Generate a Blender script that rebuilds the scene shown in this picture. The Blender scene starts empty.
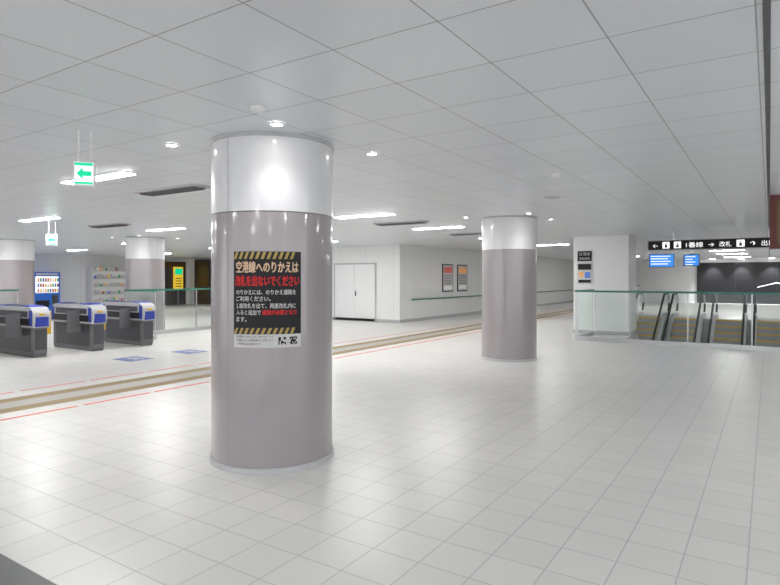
import bpy, math, random
from mathutils import Vector
random.seed(4)
S=bpy.context.scene
try:
    S.view_settings.view_transform='Standard'
    S.view_settings.look='None'
except Exception as e: print(e)
H=2.705
TH=math.radians(33.2)

# ------------------------------------------------ materials
def mat(name,col,rough=.5,metal=0,emit=None,es=0,noise=0,nscale=8,coat=0):
    m=bpy.data.materials.new(name); m.use_nodes=True
    nt=m.node_tree; b=nt.nodes['Principled BSDF']
    b.inputs['Base Color'].default_value=(*col,1)
    b.inputs['Roughness'].default_value=rough
    b.inputs['Metallic'].default_value=metal
    if coat:
        b.inputs['Coat Weight'].default_value=coat; b.inputs['Coat Roughness'].default_value=.08
    if emit:
        b.inputs['Emission Color'].default_value=(*emit,1)
        b.inputs['Emission Strength'].default_value=es
    if noise:
        tc=nt.nodes.new('ShaderNodeTexCoord'); n=nt.nodes.new('ShaderNodeTexNoise')
        n.inputs['Scale'].default_value=nscale
        r=nt.nodes.new('ShaderNodeMixRGB')
        r.inputs[1].default_value=(*[c*(1-noise) for c in col],1)
        r.inputs[2].default_value=(*[min(1,c*(1+noise)) for c in col],1)
        nt.links.new(tc.outputs['Object'],n.inputs['Vector'])
        nt.links.new(n.outputs['Fac'],r.inputs[0]); nt.links.new(r.outputs[0],b.inputs['Base Color'])
    return m
def brickmat(name,c1,c2,cm,bw,bh,mortar,rough,offs=(0,0,0),swap=None,dark=None,bump=.0,noise=0):
    m=mat(name,c1,rough); nt=m.node_tree; N=nt.nodes; b=N['Principled BSDF']; L=nt.links.new
    tc=N.new('ShaderNodeTexCoord'); mp=N.new('ShaderNodeMapping'); mp.inputs['Location'].default_value=offs
    src=tc.outputs['Object']
    if swap:
        sx=N.new('ShaderNodeSeparateXYZ'); L(src,sx.inputs[0]); ad=N.new('ShaderNodeMath'); L(sx.outputs[0],ad.inputs[0]); L(sx.outputs[1],ad.inputs[1])
        cb=N.new('ShaderNodeCombineXYZ'); L(ad.outputs[0],cb.inputs[0]); L(sx.outputs[2],cb.inputs[1]); src=cb.outputs[0]
    L(src,mp.inputs['Vector'])
    br=N.new('ShaderNodeTexBrick'); br.offset=0; br.squash=1
    br.inputs['Scale'].default_value=1; br.inputs['Brick Width'].default_value=bw; br.inputs['Row Height'].default_value=bh
    br.inputs['Mortar Size'].default_value=mortar; br.inputs['Mortar Smooth'].default_value=0.1
    br.inputs['Color1'].default_value=(*c1,1); br.inputs['Color2'].default_value=(*c2,1); br.inputs['Mortar'].default_value=(*cm,1)
    L(mp.outputs[0],br.inputs['Vector'])
    out=br.outputs['Color']
    if noise:
        n=N.new('ShaderNodeTexNoise'); n.inputs['Scale'].default_value=1.3; n.inputs['Detail'].default_value=6; L(tc.outputs['Object'],n.inputs['Vector'])
        mr=N.new('ShaderNodeMapRange'); mr.inputs['To Min'].default_value=1-noise; mr.inputs['To Max'].default_value=1+noise*.5; L(n.outputs['Fac'],mr.inputs['Value'])
        mu=N.new('ShaderNodeMixRGB'); mu.blend_type='MULTIPLY'; mu.inputs[0].default_value=1; L(out,mu.inputs[1]); L(mr.outputs[0],mu.inputs[2]); out=mu.outputs[0]
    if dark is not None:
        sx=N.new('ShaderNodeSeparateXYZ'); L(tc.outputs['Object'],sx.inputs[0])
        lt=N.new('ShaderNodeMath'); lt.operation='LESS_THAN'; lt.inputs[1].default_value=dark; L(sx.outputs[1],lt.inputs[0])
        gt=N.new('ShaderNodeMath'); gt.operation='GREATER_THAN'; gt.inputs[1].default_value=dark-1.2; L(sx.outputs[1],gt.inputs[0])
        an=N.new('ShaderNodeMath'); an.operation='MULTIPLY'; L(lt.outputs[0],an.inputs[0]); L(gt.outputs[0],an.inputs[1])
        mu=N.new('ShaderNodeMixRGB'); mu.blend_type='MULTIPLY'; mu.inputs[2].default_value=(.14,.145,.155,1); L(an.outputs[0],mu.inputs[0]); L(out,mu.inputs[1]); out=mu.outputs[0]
    L(out,b.inputs['Base Color'])
    if bump:
        bp=N.new('ShaderNodeBump'); bp.inputs['Strength'].default_value=bump; bp.inputs['Distance'].default_value=.003
        inv=N.new('ShaderNodeMath'); inv.operation='SUBTRACT'; inv.inputs[0].default_value=1; L(br.outputs['Fac'],inv.inputs[1]); L(inv.outputs[0],bp.inputs['Height']); L(bp.outputs[0],b.inputs['Normal'])
    return m
def glassmat(name,tint,refl=.08):
    m=bpy.data.materials.new(name); m.use_nodes=True; nt=m.node_tree; nt.nodes.clear(); L=nt.links.new
    o=nt.nodes.new('ShaderNodeOutputMaterial'); mx=nt.nodes.new('ShaderNodeMixShader'); t=nt.nodes.new('ShaderNodeBsdfTransparent'); g=nt.nodes.new('ShaderNodeBsdfGlossy')
    t.inputs[0].default_value=(*tint,1); g.inputs['Roughness'].default_value=.02; mx.inputs[0].default_value=refl
    L(t.outputs[0],mx.inputs[1]); L(g.outputs[0],mx.inputs[2]); L(mx.outputs[0],o.inputs[0]); return m

M={}
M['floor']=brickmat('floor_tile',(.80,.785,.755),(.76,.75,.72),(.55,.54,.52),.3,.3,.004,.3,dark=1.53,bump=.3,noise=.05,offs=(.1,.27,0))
M['ceil']=brickmat('ceiling_panel',(.74,.77,.81),(.71,.74,.78),(.33,.34,.36),.6,.6,.004,.3,offs=(.05,.1,0),bump=.3)
M['wall']=brickmat('wall_panel',(.86,.86,.85),(.84,.84,.83),(.6,.6,.6),1.2,9,.004,.4,swap=True,offs=(0,4,0))
M['colL']=mat('column_mauve',(.345,.31,.318),.3,.0,coat=1)
M['colU']=mat('column_white',(.76,.755,.765),.3,coat=.5)
M['pier']=mat('pier_white',(.86,.86,.85),.4)
M['seam']=mat('seam_grey',(.26,.23,.23),.5)
M['steel']=mat('brushed_steel',(.6,.6,.61),.3,.85)
M['pale']=mat('satin_aluminium',(.62,.62,.63),.4,.2)
M['dsteel']=mat('dark_steel',(.1,.1,.11),.35,.5)
M['white']=mat('white_paint',(.84,.84,.84),.4)
M['lgrey']=mat('light_grey',(.5,.5,.51),.4)
M['grey']=mat('mid_grey',(.16,.16,.17),.4)
M['black']=mat('black_gloss',(.010,.010,.012),.3)
M['ink']=mat('ink_black',(.012,.011,.014),.7)
M['red']=mat('print_red',(.62,.012,.012),.6)
M['dred']=mat('dark_red',(.13,.03,.025),.5)
M['yellow']=mat('safety_yellow',(.8,.5,.03),.5)
M['yprint']=mat('print_hazard_yellow',(.42,.3,.09),.6)
M['orange']=mat('print_orange',(.72,.5,.33),.6)
M['paper']=mat('paper_white',(.66,.65,.64),.7)
M['blue']=mat('gate_blue',(.03,.06,.38),.35)
M['vblue']=mat('vending_blue',(.02,.12,.42),.35,emit=(.02,.15,.7),es=.25)
M['screen']=mat('screen_blue',(.02,.1,.4),.3,emit=(.05,.3,.9),es=.9)
M['lit']=mat('lit_white',(.9,.9,.9),.5,emit=(1,1,1),es=1.0)
M['exit']=mat('exit_green',(.0,.4,.2),.5,emit=(0,.6,.3),es=.9)
M['ysign']=mat('yellow_lit_sign',(.8,.55,.05),.5,emit=(.9,.6,.05),es=.6)
LAMP=74
M['lamp']=mat('lamp_tube',(1,1,1),.5,emit=(1,.985,.97),es=LAMP)
M['dlamp']=mat('downlight_lens',(1,1,1),.5,emit=(1,.98,.94),es=60)
M['spotl']=mat('spot_lens',(1,1,1),.5,emit=(1,.98,.94),es=25)
M['rail']=mat('green_rail',(.03,.2,.14),.3)
M['tan']=mat('tactile_tan',(.36,.27,.14),.6,noise=.15,nscale=40)
M['tgrey']=mat('tactile_grey',(.47,.455,.42),.6)
M['tape']=mat('red_tape',(.85,.2,.16),.6)
M['bluest']=mat('sticker_blue',(.16,.2,.42),.6)
M['brown']=mat('bronze_panel',(.13,.08,.04),.35,.5)
M['tread']=brickmat('escalator_tread',(.55,.55,.56),(.52,.52,.53),(.2,.2,.2),.03,3,.005,.4)
M['wellw']=mat('well_lining',(.8,.8,.8),.5)
M['rubber']=mat('rubber_black',(.012,.012,.012),.4)
M['glass']=glassmat('clear_glass',(.93,.975,.96),.04)
M['eglass']=glassmat('escalator_glass',(.96,.98,.97),.03)
cols=[(.6,.12,.1),(.1,.35,.15),(.8,.6,.2),(.1,.2,.6),(.75,.75,.75),(.35,.15,.06),(.8,.4,.15)]
CM=[mat('label_%s'%n,c,.4,emit=c,es=.2) for n,c in zip(['red','green','yellow','blue','silver','brown','orange'],cols)]

# ------------------------------------------------ mesh builder
class MB:
    def __init__(s): s.v=[];s.f=[];s.m=[];s.mats=[];s.sm=[]
    def mi(s,m):
        if isinstance(m,str): m=M[m]
        if m not in s.mats: s.mats.append(m)
        return s.mats.index(m)
    def raw(s,vs,fs,m,smooth=False):
        o=len(s.v); s.v+= [tuple(p) for p in vs]; k=s.mi(m)
        for f in fs: s.f.append([i+o for i in f]); s.m.append(k); s.sm.append(smooth)
    def box(s,x0,x1,y0,y1,z0,z1,m):
        vs=[(x0,y0,z0),(x1,y0,z0),(x1,y1,z0),(x0,y1,z0),(x0,y0,z1),(x1,y0,z1),(x1,y1,z1),(x0,y1,z1)]
        s.raw(vs,[(0,3,2,1),(4,5,6,7),(0,1,5,4),(1,2,6,5),(2,3,7,6),(3,0,4,7)],m)
    def prism(s,prof,axis,a,b,m):
        def P(p,t):
            return {'y':(p[0],t,p[1]),'x':(t,p[0],p[1]),'z':(p[0],p[1],t)}[axis]
        n=len(prof); vs=[P(p,a) for p in prof]+[P(p,b) for p in prof]
        fs=[tuple(range(n)),tuple(range(2*n-1,n-1,-1))]+[(i,i+n,(i+1)%n+n,(i+1)%n) for i in range(n)]
        s.raw(vs,fs,m)
    def lathe(s,cx,cy,prof,m,n=96,smooth=True):
        vs=[];fs=[]
        for r,z in prof:
            for i in range(n):
                a=2*math.pi*i/n; vs.append((cx+r*math.cos(a),cy+r*math.sin(a),z))
        for k in range(len(prof)-1):
            for i in range(n):
                fs.append((k*n+i,k*n+(i+1)%n,(k+1)*n+(i+1)%n,(k+1)*n+i))
        s.raw(vs,fs,m,smooth)
    def disc(s,cx,cy,z,r,m,n=24):
        s.raw([(cx+r*math.cos(2*math.pi*i/n),cy+r*math.sin(2*math.pi*i/n),z) for i in range(n)],[tuple(range(n))],m)
    def sweep(s,path,x,w,t,m):
        vs=[];fs=[]
        for i,p in enumerate(path):
            a=Vector(path[max(0,i-1)]);b=Vector(path[min(len(path)-1,i+1)]); d=(b-a).normalized(); nn=Vector((-d.y,d.x))
            for dx,sg in((-w/2,-1),(w/2,-1),(w/2,1),(-w/2,1)):
                vs.append((x+dx,p[0]+nn.x*sg*t/2,p[1]+nn.y*sg*t/2))
        for i in range(len(path)-1):
            for k in range(4): fs.append((i*4+k,i*4+(k+1)%4,(i+1)*4+(k+1)%4,(i+1)*4+k))
        fs.append((0,1,2,3)); e=(len(path)-1)*4; fs.append((e,e+3,e+2,e+1))
        s.raw(vs,fs,m)
    def text(s,body,size,width,fn,m,height=None,bold=0):
        try:
            cu=bpy.data.curves.new('t','FONT'); cu.body=body; cu.size=size; cu.align_x='CENTER'; cu.resolution_u=2
            ob=bpy.data.objects.new('t',cu); S.collection.objects.link(ob); bpy.context.view_layer.update()
            me=bpy.data.meshes.new_from_object(ob.evaluated_get(bpy.context.evaluated_depsgraph_get()))
            xs=[v.co.x for v in me.vertices]; ys=[v.co.y for v in me.vertices]
            if xs:
                k=width/(max(xs)-min(xs)) if width else 1; c=(max(xs)+min(xs))/2
                ky=height/(max(ys)-min(ys)) if height else 1; y0=min(ys) if height else 0
                for dx,dy in ([(0,0)] if not bold else [(-bold,0),(bold,0),(0,bold),(0,-bold)]):
                    s.raw([fn((v.co.x-c)*k+dx,(v.co.y-y0)*ky+dy) for v in me.vertices],[tuple(p.vertices) for p in me.polygons],m)
            bpy.data.objects.remove(ob); bpy.data.meshes.remove(me)
        except Exception as e: print('text fail',e)
    def obj(s,name,bevel=0,loc=None):
        me=bpy.data.meshes.new(name); me.from_pydata(s.v,[],s.f)
        for m in s.mats: me.materials.append(m)
        for p,k,sm in zip(me.polygons,s.m,s.sm): p.material_index=k; p.use_smooth=sm
        me.update()
        ob=bpy.data.objects.new(name,me); S.collection.objects.link(ob)
        if loc: ob.location=loc
        if bevel:
            b=ob.modifiers.new('bevel','BEVEL'); b.width=bevel; b.segments=2; b.limit_method='ANGLE'
        return ob

# ------------------------------------------------ room shell
WX0,WXP,WX1,WY0,WYP,WY1=-4.6,-3.1,3.3,14.78,17.6,25.0
b=MB()
for r in [(-32,WX0,-9,42),(WX1,9,-9,42),(WXP,WX1,-9,WY0),(WX0,WXP,-9,WYP),(WX0,WX1,WY1,42)]:
    b.box(r[0],r[1],r[2],r[3],-.3,0,'floor')
b.box(WX0-.1,WX0,WYP,WY1,-6,-.3,'wellw'); b.box(WX1,WX1+.1,WY0,WY1,-6,-.3,'wellw')
b.box(WX0,WX1,WY0-.1,WY0,-6,-.3,'wellw'); b.box(WX0,WX1,WY1,WY1+.1,-6,-.3,'wellw'); b.box(WX0,WX1,WY0,WY1,-6.1,-6,'wellw')
b.obj('floor')
b=MB(); b.box(-32,9,-9,42,H,H+.2,'ceil')
b.obj('ceiling')
b=MB(); b.box(-20,-10.67,16.92,41,0,H,'wall'); b.obj('wall_back')
b=MB(); b.box(-29.4,-29.2,-9,22.6,0,H,'wall'); b.obj('wall_west')
b=MB(); b.box(-29.2,-20,22.6,22.8,0,H,'wall'); b.obj('wall_recess')
b=MB(); b.box(-10.67,9,41,41.2,0,H,'wall'); b.obj('wall_north')
b=MB(); b.box(8.8,9,8,41,0,H,'wall'); b.obj('wall_east')
b=MB()
b.box(-20.02,-10.64,16.9,16.915,0,.1,'lgrey'); b.box(-10.665,-10.65,16.9,41,0,.1,'lgrey'); b.obj('baseboard_back')
b=MB(); b.box(-3.8,8.7,40.9,40.99,0,2.5,'black')
for k in range(6): b.box(-3.8+2.08*k,-3.79+2.08*k,40.885,40.899,0,2.5,'dsteel')
for k in range(5):
    x=-.6+k*1.9
    b.prism([(x,1.02),(x+.95,1.3),(x+1.9,1.02),(x+1.9,.97),(x+.95,1.25),(x,.97)],'y',40.88,40.895,'white')
b.obj('black_feature_wall_panel')

# tactile guide + tapes
b=MB()
def strip(x0,x1,y0,y1,m,z=.003): b.box(x0,x1,y0,y1,.0005,z,m)
strip(-7.58,-7.34,-9,40,'tan'); strip(-8.18,-7.94,-9,40,'tan'); strip(-7.94,-7.58,-9,40,'tgrey',.002)
for x in (-7.40,-7.46,-7.52,-8.0,-8.06,-8.12):
    b.box(x-.012,x+.012,-9,40,.003,.005,'tan')
b.obj('tactile_paving')
b=MB(); y=-2
while y<36:
    b.box(-7.03,-6.98,y,y+.9,.0005,.0025,'tape'); b.box(-8.62,-8.58,y,y+.9,.0005,.0025,'tape'); y+=.98
b.obj('red_guide_tape')

# ------------------------------------------------ columns
def column(cx,cy,R=.52,ang0=0,split=2.08):
    b=MB()
    b.lathe(cx,cy,[(R+.012,0),(R+.012,.04),(R+.003,.045)],'lgrey')
    b.lathe(cx,cy,[(R,.045),(R,split-.006)],'colL')
    b.lathe(cx,cy,[(R,split-.006),(R-.008,split-.005),(R-.008,split+.003),(R,split+.004)],'seam')
    b.lathe(cx,cy,[(R,split+.004),(R,H-.03)],'colU')
    b.lathe(cx,cy,[(R,H-.03),(R+.012,H-.028),(R+.012,H-.001)],'lgrey')
    for k in range(3):
        a=ang0+k*math.pi*2/3; w=.0035
        vs=[]
        for z in (.05,H-.03):
            for d in (-w,w):
                vs.append((cx+(R+.0012)*math.cos(a+d),cy+(R+.0012)*math.sin(a+d),z))
        b.raw(vs,[(0,1,3,2)],'seam')
    return b.obj('round_column')
CA=(-3.65,3.70)
column(*CA,ang0=math.radians(-45.2-43))
column(-4.21,10.63,ang0=math.radians(-100))
column(-14.95,10.06); column(-19.2,8.5)

# poster on column
b=MB(); pa=math.radians(-50.7); R0=.5205
def bend(layer):
    r=R0+.0015*layer
    return lambda s,z:(CA[0]+r*math.cos(pa+s/R0),CA[1]+r*math.sin(pa+s/R0),z)
def sheet(s0,s1,z0,z1,layer,m,n=24):
    f=bend(layer); vs=[];fs=[]
    for i in range(n+1):
        s=s0+(s1-s0)*i/n; vs+=[f(s,z0),f(s,z1)]
    for i in range(n): fs.append((2*i,2*i+2,2*i+3,2*i+1))
    b.raw(vs,fs,m,True)
PW=.275
sheet(-PW,PW,1.0,1.115,1,'paper'); sheet(-PW,PW,1.105,1.76,2,'ink')
for z0,z1 in((1.7,1.757),(1.108,1.155)):
    x=-PW
    while x<PW-.05:
        f=bend(3)
        b.raw([f(x,z0),f(x+.024,z0),f(x+.024+.022,z1),f(x+.022,z1)],[(0,1,2,3)],'yprint'); x+=.0455
def T(body,z,h,width,m,left=None,bold=0,layer=3):
    f=bend(layer); s=0 if left is None else left+width/2
    b.text(body,.1,width,lambda x,y:f(x+s,z+y),m,height=h,bold=bold)
T('空港線へのりかえは',1.592,.09,.5,'orange',bold=.0022)
T('改札を出ないでください',1.485,.085,.515,'red',bold=.0028)
l0=-.25
T('のりかえには、のりかえ通路を',1.418,.04,.48,'paper',l0,.0007)
T('ご利用ください。',1.366,.04,.28,'paper',l0,.0007)
T('１度改札を出て、再度改札内に',1.31,.04,.48,'paper',l0,.0007)
T('入ると追加で',1.258,.04,.205,'paper',l0,.0007); T('運賃が必要となり',1.258,.04,.27,'red',l0+.215,.0015)
T('ます。',1.204,.038,.09,'paper',l0,.0007)
T('空港線のりかえ口のご案内はこちら',1.078,.018,.3,'ink',l0); T('空港線ホームへは連絡通路をご利用下さい',1.05,.018,.3,'ink',l0); T('ご不明な点は係員まで',1.02,.018,.2,'ink',l0)
for q in (.12,.21):
    for i in range(6):
        for j in range(6):
            if random.random()<.6: sheet(q-.03+i*.01,q-.02+i*.01,1.022+j*.01,1.032+j*.01,3,'ink',1)
b.obj('notice_poster')

# ------------------------------------------------ ceiling fixtures
def bar(x,y,L=1.25,W=.16):
    b=MB(); z=H
    b.box(x-L/2-.02,x+L/2+.02,y-W/2-.02,y+W/2+.02,z-.008,z-.0005,'white')
    b.box(x-L/2,x+L/2,y-W/2,y+W/2,z-.012,z-.0085,'lamp'); return b.obj('linear_ceiling_light')
for x,y in [(-6.5,3.75),(-6.3,8.75),(-6.4,11.8),(-6.4,15.5),(-6.4,20),(-6.4,26),(-6.4,33),
            (-12,2.6),(-12,5.76),(-12,8.6),(-12,11.4),(-12,14.3),(-17.5,2.6),(-17.5,7),(-17.5,11.4),(-17.5,15),(-24,5),(-24,9),(-24,13),(-24,17),(-24,21),
            (2.6,1),(2.6,5.5),(2.6,10),(2.6,15),(2.6,21),(2.6,28),(2.6,35),  # unseen row right of the view, added to brighten the concourse
            (-2,-2),(-6.4,-2),(-2,-6),(2.6,-4),(-12,-3),(-1.5,28),(-1.5,32),(-1.5,37)]:  # negative-y bars are unseen, added behind the camera for fill light
    bar(x,y)
def diffuser(x,y,L=1.2,W=.22):
    b=MB(); n=8
    def rr(L,W,r):
        p=[]
        for cx,cy,a0 in((L/2-r,W/2-r,0),(-L/2+r,W/2-r,90),(-L/2+r,-W/2+r,180),(L/2-r,-W/2+r,270)):
            for i in range(n+1):
                a=math.radians(a0+90*i/n); p.append((x+cx+r*math.cos(a),y+cy+r*math.sin(a)))
        return p
    b.prism(rr(L+.08,W+.08,.1),'z',H-.02,H-.0005,'lgrey')
    b.prism(rr(L,W,.08),'z',H-.03,H-.0205,'grey')
    for k in range(5):
        yy=y-W/2+.03+k*(W-.06)/4; b.box(x-L/2+.06,x+L/2-.06,yy-.006,yy+.006,H-.045,H-.0305,'dsteel')
    b.obj('air_diffuser')
for p in [(-6.5,4.75),(-6.4,10.2),(-12,7.2),(-12,12.8),(-6.4,13.6)]: diffuser(*p)
def downlight(x,y,e=15):
    b=MB(); b.lathe(x,y,[(.065,H-.001),(.065,H-.01),(.047,H-.014),(.044,H-.004)],'white',24)
    b.disc(x,y,H-.006,.044,'dlamp',24); o=b.obj('recessed_downlight')
    l=bpy.data.lights.new('downlight_spot','SPOT'); l.energy=e; l.spot_size=math.radians(110); l.spot_blend=.8; l.shadow_soft_size=.05
    lo=bpy.data.objects.new('spot_lamp',l); S.collection.objects.link(lo); lo.location=(x,y,H-.03); lo.parent=o
for cx,cy in [(-3.70,3.78),(-4.21,10.63),(-14.95,10.06)]:
    for dx in(-.62,.62):
        for dy in(-.62,.62): downlight(cx+dx,cy+dy)
b=MB()
for x,y in [(-2.9,2.8),(-2.0,6.4)]:
    b.lathe(x,y,[(.06,H-.001),(.06,H-.012),(.035,H-.03),(.0,H-.034)],'white',20)
b.obj('smoke_detector')
b=MB(); b.lathe(-2.6,8.2,[(.11,H-.001),(.11,H-.012),(.09,H-.016),(0.0,H-.016)],'lgrey',28); b.obj('ceiling_speaker')
b=MB(); b.box(-.025,.005,-9,41,H-.006,H-.0005,'dsteel'); b.obj('trim_ceiling_slot')

def exitsign(x,y,z0,z1,w,ang,name='exit_sign'):
    b=MB(); b.box(-w/2,w/2,-.03,.03,z0,z1,'white')
    zc=(z0+z1)/2; h=(z1-z0)*.26
    for s in(-1,1):
        ya,yb=sorted((s*.0305,s*.034)); b.box(-w/2+.012,w/2-.012,ya,yb,z0+.012,z1-.012,'lit')
        ya,yb=sorted((s*.0345,s*.037))
        b.prism([(-w*.36,zc),(-w*.05,zc+h),(-w*.05,zc+h*.4),(w*.36,zc+h*.4),(w*.36,zc-h*.4),(-w*.05,zc-h*.4),(-w*.05,zc-h)],'y',ya,yb,'exit')
        b.box(-w/2+.012,w/2-.012,ya,yb,z1-.035,z1-.012,'exit'); b.box(-w/2+.012,w/2-.012,ya,yb,z0+.012,z0+.03,'exit')
    for dx in(-w*.3,w*.3): b.box(dx-.004,dx+.004,-.004,.004,z1,H,'white')
    o=b.obj(name); o.location=(x,y,0); o.rotation_euler=(0,0,ang)
exitsign(-4.5,2.5,2.27,2.46,.15,math.radians(50))
exitsign(-12,6.0,2.2,2.42,.2,math.radians(50))

# ------------------------------------------------ wall door, posters, handrail
b=MB(); x0,x1,yw=-13.5,-11.7,16.92
b.box(x0-.05,x0,yw-.03,yw-.001,0,2.09,'lgrey'); b.box(x1,x1+.05,yw-.03,yw-.001,0,2.09,'lgrey'); b.box(x0,x1,yw-.03,yw-.001,2.04,2.09,'lgrey')
b.box(x0,-12.605,yw-.02,yw-.001,.01,2.04,'white'); b.box(-12.595,x1,yw-.02,yw-.001,.01,2.04,'white'); b.box(-12.605,-12.595,yw-.012,yw-.001,.01,2.04,'lgrey')
b.box(-12.55,-12.52,yw-.06,yw-.02,.9,1.08,'dsteel')
b.obj('door_1',)
b=MB(); xw=-10.67
for y0,c in((20.0,0),(21.3,6),(24.5,3)):
    b.box(xw+.001,xw+.03,y0,y0+.9,1.0,2.1,'dsteel'); b.box(xw+.031,xw+.034,y0+.05,y0+.85,1.05,2.05,'paper')
    b.box(xw+.0345,xw+.037,y0+.1,y0+.8,1.75,1.98,CM[c]); b.box(xw+.0345,xw+.037,y0+.1,y0+.8,1.1,1.25,CM[4])
    for k in range(6): b.box(xw+.0345,xw+.037,y0+.12,y0+.75,1.3+k*.07,1.32+k*.07,'ink')
b.obj('wall_poster_frame')
b=MB(); b.box(xw+.06,xw+.1,17.6,40,.76,.8,'rail')
y=17.8
while y<40: b.box(xw+.001,xw+.07,y,y+.02,.74,.76,'steel'); y+=1.2
b.obj('wall_handrail')

# ------------------------------------------------ glass balustrades
def fence(pts,name='glass_balustrade',h=1.2,step=1.2):
    b=MB()
    for (x0,y0),(x1,y1) in zip(pts[:-1],pts[1:]):
        L=math.hypot(x1-x0,y1-y0); n=max(1,round(L/step)); ux,uy=(x1-x0)/L,(y1-y0)/L
        def bx(a,c,w,z0,z1,m):
            p0=(x0+ux*a,y0+uy*a);p1=(x0+ux*c,y0+uy*c); wx,wy=-uy*w/2,ux*w/2
            b.raw([(p0[0]-wx,p0[1]-wy,z0),(p1[0]-wx,p1[1]-wy,z0),(p1[0]+wx,p1[1]+wy,z0),(p0[0]+wx,p0[1]+wy,z0),
                   (p0[0]-wx,p0[1]-wy,z1),(p1[0]-wx,p1[1]-wy,z1),(p1[0]+wx,p1[1]+wy,z1),(p0[0]+wx,p0[1]+wy,z1)],
                  [(0,3,2,1),(4,5,6,7),(0,1,5,4),(1,2,6,5),(2,3,7,6),(3,0,4,7)],m)
        bx(0,L,.07,0,.1,'steel'); bx(-.02,L+.02,.06,h,h+.045,'rail')
        for i in range(n):
            p0=(x0+ux*(i*L/n+.012),y0+uy*(i*L/n+.012)); p1=(x0+ux*((i+1)*L/n-.012),y0+uy*((i+1)*L/n-.012))
            b.raw([(p0[0],p0[1],.1),(p1[0],p1[1],.1),(p1[0],p1[1],h),(p0[0],p0[1],h)],[(0,1,2,3)],'glass')
        for i in range(n+1): bx(i*L/n-.012,i*L/n+.012,.03,.1,h,'steel')
    return b.obj(name)
fence([(-4.05,16.35),(-4.05,14.68)]); fence([(-4.0,14.64),(4.6,14.64)])
fence([(-12.9,8.95),(-14.15,8.95)]); fence([(-14.2,9.0),(-14.2,16.8)])
fence([(-17.0,4.5),(-17.0,7.6)]); fence([(-4.66,17.7),(-4.66,26.5)])

# pier by escalator with guide signs
b=MB(); b.box(-4.62,-3.16,16.5,17.55,0,H,'pier'); b.box(-4.63,-3.15,16.49,17.56,0,.1,'lgrey'); b.obj('wall_pier')
b=MB(); y0=16.5
b.box(-4.5,-4.12,y0-.03,y0-.001,2.02,2.3,'ink')
F=lambda cx,cz,yy:(lambda x,y:(cx+x,yy,cz+y))
b.text('空港線',.1,.3,F(-4.31,2.18,y0-.032),'paper'); b.text('連絡通路',.08,.3,F(-4.31,2.06,y0-.032),'paper')
b.box(-4.52,-4.1,y0-.02,y0-.001,1.38,1.98,'paper'); b.box(-4.49,-4.13,y0-.025,y0-.0205,1.78,1.94,'ink')
b.box(-4.46,-4.34,y0-.025,y0-.0205,1.58,1.72,CM[6]); b.box(-4.30,-4.16,y0-.025,y0-.0205,1.55,1.72,CM[3]); b.box(-4.48,-4.14,y0-.025,y0-.0205,1.42,1.5,'ink')
b.obj('guide_sign')

# ------------------------------------------------ escalators
def escalator(cx,yc=WY1):
    b=MB(); W=.42; run=.346; rise=.2; n=18
    pr=[(yc,0)]+[q for k in range(n) for q in ((yc-run*(k+1),-rise*k),(yc-run*(k+1),-rise*(k+1)))]
    pr+=[(yc-run*n,-rise*n-.4),(yc,-.4)]
    b.prism(pr,'x',cx-W,cx+W,'tread')
    for k in range(n):
        y1=yc-run*(k+1); z=-rise*k
        b.box(cx-W,cx+W,y1-.004,y1+.05,z-.04,z+.004,'yellow')
        b.box(cx-W,cx-W+.06,y1,y1+run,z+.001,z+.004,'yellow'); b.box(cx+W-.06,cx+W,y1,y1+run,z+.001,z+.004,'yellow')
    b.box(cx-W-.1,cx+W+.1,yc,yc+1.5,.001,.008,'steel'); b.box(cx-W,cx+W,yc,yc+.12,.008,.012,'yellow')
    ts=rise/run
    def off(y): return 0 if y>=yc else -(yc-y)*ts
    ye=yc-run*n+.1
    for sx in(-1,1):
        X=cx+sx*(W+.07)
        pf=[(yc+1.1,.0),(yc+1.1,.16),(yc,.16),(ye,.16+off(ye)),(ye,off(ye)-.45),(yc,-.45),(yc,0.0)]
        b.prism(pf,'x',X-.065,X+.065,'pale')
        top=[];bot=[]
        for y in (ye,yc-4,yc-2,yc-.6,yc-.2,yc,yc+.4,yc+.8): top.append((y,.9+off(y))); bot.append((y,.16+off(y)))
        for i in range(1,9):
            a=math.pi/2*i/8; top.append((yc+.8+.42*math.sin(a),.53+.37*math.cos(a))); bot.append((yc+.8+.42*math.sin(a),.53-.37*math.cos(a)))
        vs=[];fs=[]
        for t,q in zip(top,bot): vs+=[(X,q[0],q[1]),(X,t[0],t[1])]
        for i in range(len(top)-1): fs.append((2*i,2*i+2,2*i+3,2*i+1))
        b.raw(vs,fs,'eglass')
        b.sweep([(y,z+.02) for y,z in top]+[(y,z) for y,z in reversed(bot[10:])],X,.07,.035,'rubber')
        b.sweep([(y,z-.02) for y,z in top],X,.06,.035,'pale')
    return b.obj('escalator')
for cx in (-3.95,-2.65,-1.25,.05,1.35,2.65): escalator(cx)

# ------------------------------------------------ hanging guide board, monitors, banner
b=MB(); y=16.0; x0,x1=-2.6,3.2
b.box(x0,x1,y-.06,y+.06,2.24,2.5,'lgrey'); b.box(x0+.02,x1-.02,y-.066,y-.0605,2.26,2.48,'ink')
FF=lambda cx,cz:(lambda px,pz:(cx+px,y-.069,cz+pz))
xx=x0+.12
lab=['←','■','●','1番線','→','改札','■','↑','出口','■','●','JR線','■','空港線','●','→']
for i,t in enumerate(lab*2):
    if xx>x1-.3: break
    if t in('■','●'):
        b.box(xx,xx+.16,y-.068,y-.0665,2.29,2.45,'lit'); b.box(xx+.05,xx+.11,y-.0695,y-.0685,2.31,2.38,'ink'); b.box(xx+.06,xx+.1,y-.0695,y-.0685,2.39,2.42,'ink'); xx+=.26
    else:
        w=.13*len(t); b.text(t,.14,w*.95,FF(xx+w/2,2.31),'lit'); xx+=w+.1
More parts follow.
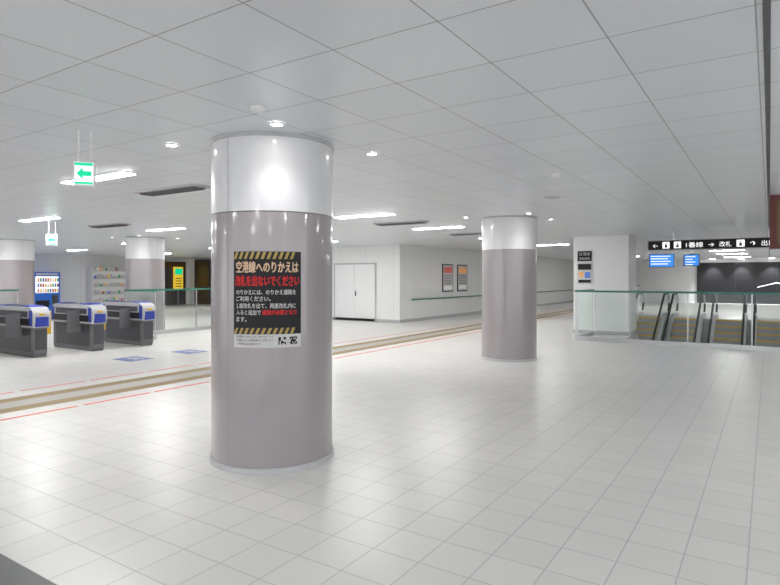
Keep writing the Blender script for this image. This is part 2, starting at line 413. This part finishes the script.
for xx in(-2,0,2.6): b.box(xx-.02,xx+.02,y-.02,y+.02,2.5,H,'steel')
b.obj('hanging_guide_sign')
def monitor(x,y,w=1.0,h=.58,zc=2.3):
    b=MB(); b.box(x-w/2,x+w/2,y-.04,y+.04,zc-h/2,zc+h/2,'black'); b.box(x-w/2+.03,x+w/2-.03,y-.044,y-.0405,zc-h/2+.03,zc+h/2-.03,'screen')
    for k in range(4): b.box(x-w/2+.08,x+w/2-.15-.1*(k%2),y-.047,y-.0445,zc+h/2-.12-k*.11,zc+h/2-.09-k*.11,'lit')
    b.box(x-.02,x+.02,y-.02,y+.02,zc+h/2,H,'steel'); b.obj('hanging_monitor')
monitor(-3.9,27.4); monitor(-2.75,27.4,.6,.5)
b=MB(); b.box(.0,1.4,9.5,9.62,1.95,H-.02,'dred'); b.box(.08,1.32,9.49,9.499,2.02,2.6,'brown'); b.box(.05,.09,9.54,9.58,H-.02,H,'steel'); b.box(1.3,1.34,9.54,9.58,H-.02,H,'steel')
b.obj('hanging_banner_box')
for k in range(5):
    x=-2.9+k*1.5; b=MB(); b.lathe(x,40.3,[(.14,H-.001),(.14,H-.02),(.12,H-.02),(.0,H-.018)],'spotl',20); o=b.obj('feature_wall_downlight')
    l=bpy.data.lights.new('wash','SPOT'); l.energy=600; l.spot_size=math.radians(75); l.spot_blend=.8; l.shadow_soft_size=.06
    lo=bpy.data.objects.new('wash_lamp',l); S.collection.objects.link(lo); lo.location=(x,40.3,H-.05); lo.rotation_euler=(math.radians(20),0,0); lo.parent=o

# ------------------------------------------------ ticket gates
def gate(y,x=-11.9,L=1.65):
    b=MB(); w=.14
    b.prism([(x-.06,0),(x-.02,.08),(x-.02,.62),(x-L+.02,.62),(x-L+.02,.08),(x-L+.06,0)],'y',y-w+.02,y+w-.02,'grey')
    pf=[(x,.58),(x+.03,.72)]
    for i in range(7):
        a=math.pi/2*i/6; pf.append((x-.17+.2*math.cos(a),.78+.2*math.sin(a)))
    for i in range(7):
        a=math.pi/2+math.pi/2*i/6; pf.append((x-L+.17+.2*math.cos(a),.78+.2*math.sin(a)))
    pf+=[(x-L-.03,.72),(x-L,.58)]
    b.prism(pf,'y',y-w-.02,y+w+.02,'lgrey')
    b.box(x-L+.2,x-.2,y-w-.024,y+w+.024,.78,.9,'dsteel')
    b.prism([(x-.16,.984),(x-.5,.984),(x-.5,1.01),(x-.2,1.01)],'y',y-w,y+w,'blue')
    b.prism([(x-L+.16,.984),(x-L+.5,.984),(x-L+.5,1.01),(x-L+.2,1.01)],'y',y-w,y+w,'blue')
    b.box(x-1.15,x-.6,y-w+.02,y+w-.02,.98,1.0,'dsteel')
    b.box(x+.0,x+.04,y-.12,y+.12,.6,.79,'blue'); b.box(x-.02,x-.008,y-.11,y+.11,.15,.55,'dsteel'); b.box(x+.025,x+.04,y-.05,y+.05,.82,.86,'yellow')
    for s in(-1,1):
        y0,y1=sorted((y+s*(w-.018),y+s*(w-.012))); b.box(x-L+.15,x-.15,y0,y1,.1,.55,'dsteel')
        y0,y1=sorted((y+s*(w+.02),y+s*(w+.03))); b.box(x-L+.1,x-.1,y0,y1,.62,.76,'black'); b.box(x-.14,x-.02,y0,y1,.62,.92,'blue'); b.box(x-L+.02,x-L+.14,y0,y1,.62,.92,'blue')
        y0,y1=sorted((y+s*(w+.0),y+s*(w+.28)))
        b.box(x-.5,x-.47,y0,y1,.4,.85,'yellow' if s>0 else 'grey')
    b.obj('ticket_gate',bevel=.012)
for y in (3.5,4.6,5.75,6.92,8.1): gate(y)
b=MB()
for x,y in [(-10.2,6.6),(-10.2,7.9),(-10.2,9.0)]:
    b.box(x-.3,x+.3,y-.25,y+.25,.0005,.003,'bluest'); b.box(x-.2,x+.15,y-.03,y+.03,.003,.004,'paper'); b.box(x-.15,x+.2,y+.08,y+.14,.003,.004,'paper')
b.obj('floor_sticker')

def vending(y,x=-29.19,body='vblue'):
    b=MB(); w=.6; X=x+.75
    b.box(x,X,y-w,y+w,.06,1.83,body); b.box(x+.05,X-.05,y-w+.05,y+w-.05,0,.06,'dsteel')
    b.box(X,X+.01,y-w+.08,y+w-.08,.85,1.62,'lit')
    for r in range(3):
        for k in range(9):
            yy=y-w+.16+k*.11; z=.9+r*.25; b.box(X+.011,X+.05,yy,yy+.07,z,z+.14,CM[(r*3+k*2)%7]); b.box(X+.015,X+.04,yy+.02,yy+.05,z+.14,z+.17,'paper')
        b.box(X+.01,X+.055,y-w+.1,y+w-.1,.875+r*.25,.895+r*.25,'black')
    b.box(X,X+.02,y-w+.1,y+.1,.2,.5,'black'); b.box(X,X+.02,y+.22,y+w-.1,.3,.75,'dsteel'); b.box(X,X+.015,y-w+.1,y+w-.1,1.68,1.78,'paper')
    b.obj('vending_machine',bevel=.01)
vending(14.0); vending(12.7)
b=MB(); x=-29.19
b.box(x,x+.5,16.3,18.2,0,2.1,'white')
for r in range(5):
    b.box(x+.5,x+.55,16.35,18.15,.3+r*.4,.33+r*.4,'steel')
    for k in range(12):
        b.box(x+.5,x+.54,16.4+k*.145,16.5+k*.145,.33+r*.4,.45+r*.4+.1*random.random(),CM[random.randrange(7)] if random.random()<.3 else M['paper'])
b.obj('display_shelf')
b=MB(); b.box(x,x+.15,20.3,22.2,0,2.5,'brown'); b.box(x+.15,x+.17,20.45,21.2,0,2.1,'dsteel'); b.box(x+.15,x+.17,21.25,22.05,0,2.1,'dsteel'); b.obj('elevator_door')
b=MB(); b.box(x+.2,x+.3,21.3,21.9,.9,2.2,'ysign'); b.box(x+.301,x+.31,21.35,21.85,1.75,2.1,'exit')
for k in range(4): b.box(x+.301,x+.31,21.38,21.8,1.05+k*.15,1.1+k*.15,'ink')
b.box(x+.22,x+.28,21.55,21.65,0,.9,'steel'); b.obj('yellow_signboard')
b=MB()
b.box(-28.6,-20.3,22.55,22.59,0,2.6,'brown')
for k in range(8): b.box(-28.6+k*1.18,-28.5+k*1.18,22.48,22.55,0,2.65,'dsteel')
b.box(-28.6,-20.3,22.48,22.55,2.55,2.65,'dsteel'); b.box(-28.6,-20.3,22.5,22.55,1.0,1.08,'dsteel')
b.obj('window_1')

# ------------------------------------------------ world & camera
w=bpy.data.worlds.new('world'); S.world=w; w.use_nodes=True
w.node_tree.nodes['Background'].inputs[0].default_value=(.93,.96,1,1); w.node_tree.nodes['Background'].inputs[1].default_value=2.0
c=bpy.data.cameras.new('camera'); co=bpy.data.objects.new('camera',c); S.collection.objects.link(co); S.camera=co
co.location=(0,0,1.55); co.rotation_euler=(math.pi/2,0,TH)
c.sensor_width=36; c.lens=580*36/780; c.shift_y=-14.5/780; c.clip_end=200
